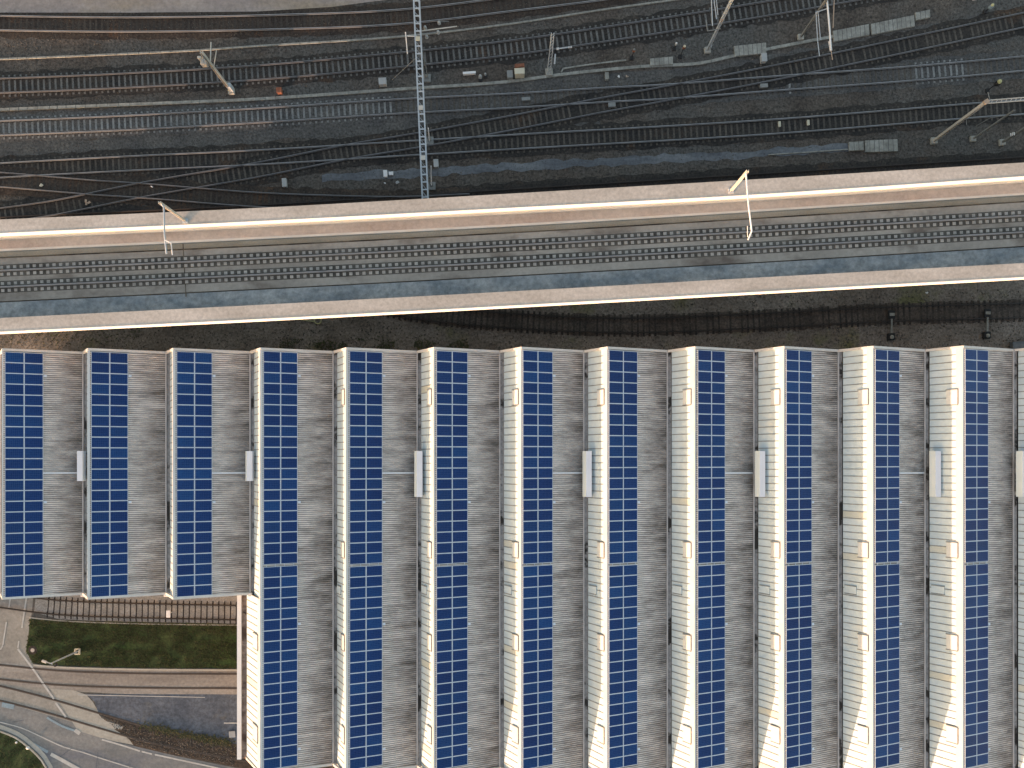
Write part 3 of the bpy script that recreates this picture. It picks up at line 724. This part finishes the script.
def insul(t, a, b, mat=None, r=.085):
    bm = bmesh.new(); a, b = Vector(a), Vector(b); n = max(3, int((b-a).length/.12)); tube(bm, a, b, .03, n=6)
    for k in range(n): c = a.lerp(b, (k+.5)/n); d = (b-a).normalized()*.025; tube(bm, c-d, c+d, r, n=10)
    return obj('insulator', bm, mat or m_ins, t)
# beige mast, upper left
t, b = vmast(232, 92, 7.7, 'beige steel mast with a switch box leaning left in the upper left yard', m_mast, .26)
top = P(203, 52, 7.6)
arm(t, [Vector((b.x, b.y, 4.8)), P(216.5, 50, 5.4)], .05, m_mast); arm(t, [Vector((b.x, b.y, 5.6)), P(211, 42, 5.9)], .06, m_mast)
insul(t, P(204, 57, 7.0), P(203, 64, 6.8), m_box_grey, .15)
bm = bmesh.new(); q = Vector((b.x-.45, b.y-.1, 5.9)); box(bm, q, (.62, .5, .6), bev=.05); box(bm, q+Vector((-.3, .3, .4)), (.35, .25, .35), bev=.04); tube(bm, q+Vector((-.2, 0, .3)), q+Vector((-.2, .05, .9)), .05); obj('switch_box', bm, m_mast, t)
bm = bmesh.new(); box(bm, (b.x+.1, b.y+.1, .8), (.45, .5, 1.0), bev=.04); obj('control_box', bm, m_galv, t)
# tall mast top centre-right
t, b = vmast(707, 51, 9.0, 'tall grey steel mast leaning out of the top edge beside the trough bend', m_galv, .24)
bm = bmesh.new(); tube(bm, (b.x+.12, b.y+.1, .2), (b.x+.12, b.y+.1, .9), .22, .2, 12); obj('mast_drum', bm, m_box_grey, t)
arm(t, [P(706, 20, 4.9), P(707.5, 31, 4.9), P(720.5, 28.7, 4.9)], .045, m_mast_dark)
arm(t, [P(712.5, 26, 5.2), P(711.3, -4, 5.6)], .05, m_galv); arm(t, [P(716.5, 19, 5.2), P(713.5, -4, 5.6)], .05, m_galv); arm(t, [P(718, 15, 5.3), P(716, -4, 5.8)], .035, m_galv)
insul(t, (b.x, b.y+.05, 5.3), (b.x, b.y+.05, 5.8), m_ins, .16)
# forked mast top right
t, b = vmast(800, 38, 9.0, 'slender mast with hanging white arms at the top edge, right of the middle', m_mast_dark, .2)
j = Vector((b.x, b.y, 5.2))
arm(t, [P(816, 12, 5.3), P(817.5, 40, 4.9), P(819.5, 56, 4.8)], .045, m_galv); arm(t, [P(818, 12, 5.3), P(820.5, 40, 4.9)], .04, m_galv)
arm(t, [P(815.5, 12.5, 5.3), P(829, 8, 5.6)], .05, m_galv)
arm(t, [P(826.5, -6, 6.2), P(829.5, 28, 6.0), P(831, 50, 5.9)], .085, m_white); arm(t, [P(831, 50, 5.9), P(832.5, 60, 5.8)], .04, m_ins); arm(t, [P(834.5, -6, 6.0), P(833, 28, 5.9)], .05, m_ins)
insul(t, P(829.5, 41, 5.9), P(831, 51, 5.9), m_white, .13)
# small lattice mast
t, b = vmast(549, 73, 7.2, 'small blue grey lattice mast on a concrete foot beside the cream cabinet', m_galv, .34, lattice=True)
arm(t, [P(556.5, 49, 4.5), P(572, 47, 4.5)], .05, m_galv); insul(t, P(556.5, 49, 4.5), P(559, 48.7, 4.5), m_white, .12); insul(t, P(568, 47.5, 4.5), P(572, 47, 4.5), m_white, .09)
arm(t, [P(555.3, 54, 3.4), P(554.5, 64, 3.2)], .08, m_galv)
# lattice portal over the tracks
pg = thing('catenary_portal', (-9, 33, 0), 'long blue grey lattice girder spanning all the upper tracks', 'overhead line portal')
ZB = 7.5; A = P(411.0, -120, ZB); B = P(426.2, 225, ZB); d = (B-A).normalized(); nn_ = Vector((-d.y, d.x, 0)); L = (B-A).length
bm = bmesh.new()
for s in (-1, 1):
    for dz in (0, -.5): bar(bm, A+nn_*s*.27+Vector((0, 0, dz)), B+nn_*s*.27+Vector((0, 0, dz)), .10, .10)
k = int(L/.72)
for q in range(k+1):
    c = A+d*(q*.72); bar(bm, c-nn_*.27, c+nn_*.27, .11, .07)
    if q < k:
        bar(bm, c-nn_*.27+Vector((0, 0, -.5)), c+d*.72+nn_*.27+Vector((0, 0, -.5)), .04, .04)
        for s in (-1, 1): bar(bm, c+nn_*s*.27, c+d*(.36)+nn_*s*.27+Vector((0, 0, -.5)), .03, .04); bar(bm, c+d*(.36)+nn_*s*.27+Vector((0, 0, -.5)), c+d*.72+nn_*s*.27, .03, .04)
obj('girder', bm, m_galv, pg)
for py in (39, 108, 158):
    f = (py+120)/345; c = A.lerp(B, f); bm = bmesh.new()
    for s in (-1, 1): bar(bm, (c.x+.12*s, c.y, 0), (c.x+.12*s, c.y, ZB-.55), .07, .16)
    for z in [x*.7+.4 for x in range(9)]: bar(bm, (c.x-.12, c.y, z), (c.x+.12, c.y, z+.35), .03, .03)
    box(bm, (c.x, c.y, .12), (.8, .8, .24)); obj('post', bm, m_mast_dark, pg)
    bm = bmesh.new(); box(bm, (c.x, c.y, ZB+.07), (.42, .42, .08), bev=.02); obj('post_cap', bm, m_box_cream if py < 60 else m_mast, pg)
bm = bmesh.new(); tube(bm, P(405.5, 32, 7.3), P(407.5, 54, 6.2), .055); bar(bm, P(407, 36, 7.2), P(417, 36.5, 7.3), .05, .05); obj('cantilever_arm', bm, m_white, pg)
bm = bmesh.new(); tube(bm, P(421, 31, 7.0), P(457, 26.3, 6.6), .05); obj('cantilever_arm', bm, m_mast, pg)
bm = bmesh.new(); tube(bm, P(421, 34.5, 7.0), P(440, 31.5, 6.6), .04); tube(bm, P(437, 22, 6.6), P(449, 21.5, 6.5), .03); obj('cantilever_arm', bm, m_mast_dark, pg)
for x, y in ((425, 27), (426.5, 36), (438, 31.5), (439, 22)):
    bm = bmesh.new(); c = P(x, y, 6.7); tube(bm, c-Vector((0, 0, .25)), c, .17, .13, 12); ball(bm, c, .14); obj('insulator', bm, m_box_grey, pg)
bm = bmesh.new(); tube(bm, P(418, 56, 7.1), P(392, 80, .2), .03, n=6); obj('guy_wire', bm, m_mast_dark, pg)
for a_, b_ in (((428.3, 128), (429.5, 141)), ((431, 166), (431.5, 185))):
    bm = bmesh.new(); tube(bm, P(*a_, 5.4), P(*b_, 3.5), .055); obj('drop_tube', bm, m_white, pg)
# portal at the right edge
t, b = vmast(933, 141.5, 8.7, 'beige portal mast with a square foot and ladder beam at the right edge', m_mast, .26)
A = P(986, 102, 8.75); B = P(1075, 95, 8.75); d = (B-A).normalized(); nn_ = Vector((-d.y, d.x, 0)); bm = bmesh.new()
for s in (-1, 1): bar(bm, A+nn_*s*.14, B+nn_*s*.14, .07, .1)
for q in range(int((B-A).length/.45)): c = A+d*q*.45; bar(bm, c-nn_*.14, c+nn_*.14+d*.2, .05, .05)
obj('ladder_beam', bm, m_mast, t)
bm = bmesh.new(); box(bm, A+Vector((0, 0, .03)), (.5, .42, .22), R(35), bev=.04); obj('mast_head', bm, m_ins, t)
arm(t, [P(989.5, 99, 8.8), P(987.8, 92, 9.0)], .035, m_mast_dark); arm(t, [P(966.5, 125, 5.2), P(966.5, 119, 5.4)], .03, m_mast_dark)
t, b = vmast(972, 139.5, 6.6, 'dark slender mast between the two beige masts at the right edge', m_mast_dark, .16)
arm(t, [P(976, 126, 3), P(990, 118, 4.6), P(1008, 115, 5.6)], .03, m_mast_dark)
t, b = vmast(1001, 143, 8.7, 'greenish mast with a white insulator, outermost at the right edge', m_mast_dark, .2)
insul(t, P(1010, 135, 3.6), P(1015, 133.5, 3.9), m_white, .17)
# masts on the viaduct
t, b = vmast(185.5, 221, 5.0, 'short white mast standing on the left part of the viaduct parapet', m_mast, .2, ZT, foot=False)
arm(t, [Vector((b.x, b.y, 15.4)), P(163.8, 207, 15.3), P(164.5, 235, 15.3), P(166.5, 254, 15.0)], .075, m_galv); arm(t, [P(165, 240, 15.3), P(171, 243, 15.1), P(172.5, 255, 14.8)], .045, m_white)
bm = bmesh.new(); box(bm, (b.x, b.y, ZT+.06), (.5, .4, .12)); obj('base_plate', bm, m_galv, t)
t, b = vmast(731, 191, 4.8, 'short cream mast standing on the right part of the viaduct parapet', m_mast, .2, ZT, foot=False)
arm(t, [Vector((b.x, b.y, 15.2)), P(746, 174, 15.2), P(748.5, 205, 15.2), P(751.8, 231, 15.0), P(748, 240, 14.8)], .07, m_white); arm(t, [P(747.6, 237, 14.8), P(747.5, 226, 14.9)], .03, m_white)
bm = bmesh.new(); box(bm, (b.x, b.y, ZT+.06), (.5, .4, .12)); obj('base_plate', bm, m_galv, t)

# ------------------------------------------------------------------ small trackside things
def cabinet(name, px, py, w_, d_, h, label, cat, mat, lid=None, rz=4, legs=False):
    b = P(px, py, 0); t = thing(name, (b.x, b.y, 0), label, cat)
    bm = bmesh.new(); box(bm, (b.x, b.y, h/2), (w_, d_, h), R(rz), bev=min(.03, h/5)); obj('housing', bm, mat, t)
    bm = bmesh.new(); box(bm, (b.x, b.y, h+.03), (w_+.06, d_+.06, .06), R(rz), bev=.015); obj('lid', bm, lid or mat, t)
    return t
cabinet('equipment_cabinet', 519.5, 76, 1.0, .55, 1.0, 'cream cabinet in front of a rusty red case beside the trough', 'cabinet', m_box_cream, m_box_cream)
b = P(519.5, 71, 0); bm = bmesh.new(); box(bm, (0, .1, .5), (1.0, .35, 1.0), R(4), bev=.03); o = obj('signal_case', bm, m_rust); o.location = (b.x, b.y, 0); tag(o, 'rusty red case standing against the back of the cream cabinet', 'case')
cabinet('equipment_cabinet', 510, 77, .55, .7, .6, 'low grey cabinet left of the cream one', 'cabinet', m_mast_dark)
cabinet('equipment_cabinet', 383.5, 84, .75, .65, .6, 'grey cabinet standing by the guy wire left of the girder', 'cabinet', m_box_grey)
cabinet('equipment_cabinet', 762.5, 60, .55, .8, .5, 'small pale cabinet just below the ribbed cover slab', 'cabinet', m_box_grey)
cabinet('equipment_cabinet', 606.5, 77.5, .35, .7, .35, 'small pale box on the lower side of the trough', 'cabinet', m_trough)
cabinet('relay_box', 280.5, 92.5, .5, .5, .5, 'rusty orange box on the ballast in the upper left', 'relay box', m_rust, m_rust)
cabinet('relay_box', 285.5, 184, .42, .85, .4, 'upright grey box beside the crossing tracks left of the pale path', 'relay box', m_box_grey)
cabinet('relay_box', 436.5, 165, .45, .75, .5, 'grey box standing close to the right of the lattice girder', 'relay box', m_box_grey)
cabinet('point_machine', 611.5, 106, .7, .4, .3, 'dim grey point machine between the crossing tracks', 'point machine', m_mast_dark)
cabinet('point_machine', 763, 87, .75, .35, .3, 'dim grey point machine right of the crossing rails', 'point machine', m_mast_dark)
cabinet('point_machine', 526, 100, .85, .3, .25, 'grey point machine inside the pale sleepered track', 'point machine', m_mast_dark)
cabinet('point_machine', 386, 175, .35, .65, .4, 'white point machine at the left end of the blue grey path', 'point machine', m_white)
cabinet('point_machine', 391.5, 174.5, .42, .3, .3, 'small white box right of the white point machine', 'point machine', m_white)
cabinet('marker_board', 469.5, 74.5, 1.3, .18, .35, 'long white board lying right of the lattice girder', 'marker board', m_white)
for x, y, lab in ((778.8, 125, 'pale stump inside the dark track above the viaduct, left one'), (807.5, 123.5, 'pale stump inside the dark track above the viaduct, right one')):
    cabinet('track_beacon', x, y, .2, .5, .2, lab, 'beacon', m_box_cream)
def signal(px, py, h, label, headm, poleM=m_black, s=.2, name='ground_signal', spot=None):
    b = P(px, py, 0); t = thing(name, (b.x, b.y, 0), label, 'signal')
    bm = bmesh.new(); tube(bm, (b.x, b.y, 0), (b.x, b.y, h), .05); box(bm, (b.x, b.y, .08), (.4, .4, .16), bev=.02); obj('post', bm, poleM, t)
    bm = bmesh.new(); box(bm, (b.x, b.y-.05, h), (s*1.6, s*1.2, s*2), bev=.04); obj('signal_head', bm, headm, t)
    bm = bmesh.new(); ball(bm, (b.x, b.y-.02, h+s), s*.75); obj('cap', bm, spot or m_box_cream, t)
    return t
signal(631.5, 58.5, 1.6, 'brown ground signal above the trough, right of the thin duct', m_rust, s=.16, spot=m_mast_dark)
signal(680, 57, 1.9, 'brown ground signal with a pink cap left of the tall mast', m_rust, s=.18)
signal(674, 49, 1.0, 'small white capped post at the end of a thin wire', m_box_grey, s=.14, spot=m_white)
signal(987, 91, 1.7, 'dark signal with a yellow cap above the ladder beam', m_black, s=.30, spot=m_yellow)
signal(985, 12, 1.0, 'low marker with a yellow cap near the top right corner', m_bluepaint, s=.22, spot=m_yellow)
signal(480.5, 80, .7, 'pale round marker right of the long white board', m_box_grey, s=.2, spot=m_box_grey)
signal(485.5, 76.5, .5, 'smaller pale round marker, right one of a pair', m_box_grey, s=.13, spot=m_box_grey)
cabinet('marker_board', 974, -2, .5, .5, .4, 'white square box cut by the top edge near the right', 'marker board', m_white, m_white)
# two sets of point gear south of the viaduct
for x, y, lab in ((890, 337, 'dark point gear with a grey rod between viaduct and roof, left one of two'), (985.5, 335.5, 'dark point gear with a grey rod between viaduct and roof, right one of two')):
    b = P(x, y, 0); t = thing('point_gear', (b.x, b.y, 0), lab, 'point machine', 'point machines between viaduct and roof')
    bm = bmesh.new(); box(bm, (b.x, b.y, .2), (.75, .75, .4), bev=.08); obj('housing', bm, m_black, t)
    bm = bmesh.new(); ball(bm, (b.x, b.y-.08, .42), .22, (1, 1, .5)); obj('cap', bm, m_trough, t)
    c = P(x+.5, y-22, 0); bm = bmesh.new(); bar(bm, (b.x+.02, b.y+.35, .28), (c.x, c.y-.45, .26), .17, .08); obj('rod', bm, m_trough, t)
    bm = bmesh.new(); box(bm, (c.x, c.y, .24), (.70, .9, .16), bev=.04); obj('crossing_plate', bm, m_black, t)
    bm = bmesh.new(); box(bm, (c.x, c.y, .345), (.5, .30, .05), bev=.01); obj('cover', bm, m_trough, t)
# yellow hoop with a tail
b = P(318, 320.5, 0); bm = bmesh.new(); ring = [Vector((b.x+.36*math.cos(a*math.pi/9), b.y+.36*math.sin(a*math.pi/9), .08)) for a in range(19)]
for p, q in zip(ring[:-1], ring[1:]): tube(bm, p, q, .06, n=7)
for p, q in ((P(314.5, 321.5, .08), P(308, 320.8, .08)), (P(308, 320.8, .08), P(298, 319, .08))): tube(bm, p, q, .05, n=7)
bmesh.ops.translate(bm, vec=(-b.x, -b.y, 0), verts=bm.verts)
o = obj('hose', bm, m_yellow); o.location = (b.x, b.y, 0); tag(o, 'pale yellow looped hose lying below the viaduct edge', 'hose')
# pale chamber block by the right corner of the roof
cabinet('concrete_block', 1022, 346, 2.6, .8, .5, 'flat grey block behind the roof edge at the right picture edge', 'concrete block', m_path)

# yard things
b = P(78.5, 651, 0); t = thing('street_lamp', (b.x, b.y, 0), 'grey street lamp standing in the lawn by the road', 'street lamp')
bm = bmesh.new(); tube(bm, (b.x, b.y, .2), (b.x, b.y, 4.6), .09, .065, 10); obj('pole', bm, m_galv, t)
bm = bmesh.new()
for s in (-1, 1): box(bm, (b.x+s*.22, b.y, .15), (.14, .62, .3), bev=.02); box(bm, (b.x, b.y+s*.26, .15), (.5, .12, .3), bev=.02)
obj('base_frame', bm, m_box_cream, t)
bm = bmesh.new(); bar(bm, (b.x+.1, b.y-.1, 4.55), (b.x-.55, b.y+.15, 4.6), .08, .07); box(bm, (b.x-.7, b.y+.18, 4.6), (.5, .24, .12), R(-20), bev=.03); obj('lamp_head', bm, m_mast, t)
bm = bmesh.new(); box(bm, (b.x+.25, b.y-.25, 4.3), (.2, .35, .3), R(-30), bev=.03); obj('control_box', bm, m_black, t)
b = P(33, 650, 0); t = thing('manhole', (b.x, b.y, 0), 'round reddish manhole in the bare patch of the lawn', 'manhole')
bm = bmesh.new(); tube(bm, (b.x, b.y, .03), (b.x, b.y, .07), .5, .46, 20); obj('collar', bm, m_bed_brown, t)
bm = bmesh.new(); tube(bm, (b.x, b.y, .05), (b.x, b.y, .10), .22, .2, 20); obj('lid', bm, m_pink, t)
b = P(172.5, 612, 0); t = thing('marker_post', (b.x, b.y, 0), 'white flat topped post between the rails of the siding', 'post')
bm = bmesh.new(); tube(bm, (b.x, b.y, 0), (b.x, b.y, .9), .05); obj('post', bm, m_galv, t)
bm = bmesh.new(); box(bm, (b.x+.0, b.y, .95), (.42, .72, .12), bev=.02); obj('board', bm, m_white, t)
for k, (x, y, r, lab) in enumerate(((17, 742, .12, 'small pale stone in the grass of the rounded lawn'), (28.5, 747.5, .19, 'larger pale stone in the grass of the rounded lawn'))):
    b = P(x, y, 0); bm = bmesh.new(); ball(bm, (0, 0, .1), r, (1.1, .9, .7)); o = obj('stone', bm, m_white); o.location = (b.x, b.y, 0); tag(o, lab, 'stone')
cabinet('drain_box', 232.5, 734, .6, .6, .06, 'small grey frame box in the asphalt corner by the hall', 'drain box', m_asph, m_box_grey)
# loose scraps on the ballast
for k, (x, y, s, m, lab) in enumerate(((44, 185, .3, m_box_cream, 'pale litter between the rails at the far left'), (87, 203, .35, m_ins, 'brown litter between the crossing rails near the viaduct'), (153, 187, .14, m_white, 'tiny white scrap at the crossing of two rails'), (386, 184, .14, m_white, 'tiny white scrap below the white point machine'), (398, 183, .3, m_box_grey, 'thin grey scrap on the ballast below the pale path'), (617.5, 77, .18, m_white, 'white dot of litter below the trough, left one'), (627.5, 77, .16, m_ins, 'pinkish dot of litter below the trough, right one'), (926, 293, .2, m_white, 'white scrap on the ballast above the dark siding'))):
    b = P(x, y, 0); bm = bmesh.new()
    for q in range(3): box(bm, (random.uniform(-s, s), random.uniform(-s, s)*.5, .12+q*.03), (s*.9, s*.6, .05), random.uniform(0, 3), bev=.01)
    o = obj('litter', bm, m); o.location = (b.x, b.y, 0); tag(o, lab, 'litter')

# ------------------------------------------------------------------ loose stones, weeds and grass tufts (uncountable)
from mathutils import noise as mnoise
def inside(x, y, poly_):
    c = False; n = len(poly_); j = n-1
    for i in range(n):
        xi, yi = poly_[i]; xj, yj = poly_[j]
        if (yi > y) != (yj > y) and x < (xj-xi)*(y-yi)/(yj-yi)+xi: c = not c
        j = i
    return c
def scatter(name, label, spots, mats, shape, size):
    vs, fs, mi = [], [], []
    for (x, y, z) in spots:
        b = len(vs); r_ = random.uniform(*size); a = random.uniform(0, 6.283); m = random.randrange(len(mats))
        if shape == 'stone':
            h = r_*random.uniform(.4, .8)
            for k in range(4):
                q = r_*random.uniform(.7, 1.1); vs.append((x+q*math.cos(a+k*1.571), y+q*math.sin(a+k*1.571), z))
            vs.append((x+random.uniform(-.3, .3)*r_, y+random.uniform(-.3, .3)*r_, z+h))
            for k in range(4): fs.append((b+k, b+(k+1) % 4, b+4)); mi.append(m)
        else:
            for k in range(3):
                t_ = a+k*2.1+random.uniform(-.4, .4); dx, dy = math.cos(t_), math.sin(t_)
                vs += [(x-dy*r_*.25, y+dx*r_*.25, z), (x+dy*r_*.25, y-dx*r_*.25, z), (x+dx*r_, y+dy*r_, z+r_*random.uniform(.4, 1.1))]
                fs.append((b+k*3, b+k*3+1, b+k*3+2)); mi.append(m)
    me = bpy.data.meshes.new(name); me.from_pydata(vs, [], fs)
    for m in mats: me.materials.append(m)
    me.polygons.foreach_set('material_index', mi); me.update()
    o = bpy.data.objects.new(name, me); COL.objects.link(o); return tag(o, label, None, None, 'stuff')
m_st = [M('stone_a', (.05, .04, .033), (.09, .07, .06), 2), M('stone_b', (.10, .085, .072), (.16, .14, .12), 2), M('stone_c', (.03, .026, .024), (.05, .042, .036), 2)]
sp = []
while len(sp) < 30000:
    px, py = random.uniform(-70, 1094), random.uniform(-60, 212)
    q = P(px, py, 0)
    if mnoise.noise(Vector((q.x*.25, q.y*.5, 0))) < random.uniform(-.6, .5): continue
    if py > 205-(px*.045): continue
    if py < 12 and px < 390: continue
    sp.append((q.x, q.y, -.015))
scatter('ballast_stones', 'coarse loose ballast stones over the upper track yard', sp, m_st, 'stone', (.05, .11))
sp = [(*P(random.uniform(-70, 1094), random.uniform(290, 352), 0)[:2], .02) for _ in range(7000)]
m_sd = [M('pebble_a', (.10, .085, .07), (.17, .15, .13), 2), M('pebble_b', (.06, .05, .04), (.09, .075, .06), 2)]
scatter('ballast_stones', 'small stones on the brown strip between viaduct and roof', sp, m_sd, 'stone', (.04, .11))
gp = [(165, 735), (175, 727), (190, 728), (205, 735), (215, 742), (232, 746), (240, 756), (240, 764), (180, 753), (135, 742), (125, 728)]
sp = []
while len(sp) < 1500:
    px, py = random.uniform(100, 240), random.uniform(716, 768)
    if inside(px, py, [(100, 716), (175, 737), (236, 747), (236, 766), (176, 755), (134, 744)]): sp.append((*P(px, py, 0)[:2], .02))
scatter('ballast_stones', 'stones of the brown gravel bed beside the asphalt yard', sp, m_sd+[m_st[2]], 'stone', (.03, .08))
m_weed = [M('weed_a', (.05, .065, .025), (.08, .09, .04), 2), M('weed_b', (.075, .07, .035), (.11, .10, .055), 2)]
m_tuft = [M('tuft_a', (.030, .058, .014), (.056, .080, .024), 1), M('tuft_b', (.035, .038, .014), (.060, .058, .024), 1), M('tuft_c', (.013, .020, .006), (.024, .030, .010), 1)]
sp = []
for _ in range(900):
    t_ = random.random()**.8; px = 140+90*t_+random.gauss(0, 3); py = 725+18*t_+random.gauss(0, 2.2)
    if px < 236: sp.append((*P(px, py, 0)[:2], .02))
for _ in range(1500):
    px = random.uniform(280, 480); py = 346+random.gauss(0, 3.5); 
    if mnoise.noise(Vector((px*.05, py*.1, 3))) > -.05: sp.append((*P(px, py, 0)[:2], .01))
for _ in range(250):
    px = random.uniform(-40, 140); sp.append((*P(px, 336+random.gauss(0, 5)-px*.02, 0)[:2], .01))
for _ in range(500):
    px = random.uniform(30, 236); sp.append((*P(px, 620+(px-30)*.02+abs(random.gauss(0, 1.2)), 0)[:2], .03))
scatter('weeds', 'weeds creeping over gravel and asphalt edges', sp, m_weed, 'tuft', (.06, .20))
lawn1 = [(30, 619), (60, 621.5), (128, 624), (300, 626.5), (300, 669), (128, 667.5), (60, 665.5), (33, 663), (26.5, 652), (29, 630)]
lawn2 = lp[1:-1]+[(-30, 800)]
sp = []
while len(sp) < 14000:
    if random.random() < .8: px, py, L_ = random.uniform(26, 245), random.uniform(618, 670), lawn1
    else: px, py, L_ = random.uniform(-30, 55), random.uniform(720, 790), lawn2
    if not inside(px, py, L_) or (px-33)**2+(py-650)**2 < 26: continue
    if random.random() > .45+mnoise.noise(Vector((px*.08, py*.12, 0))): continue
    sp.append((*P(px, py, 0)[:2], .05))
scatter('grass_tufts', 'short tufts of grass growing on both lawns', sp, m_tuft, 'tuft', (.05, .16))
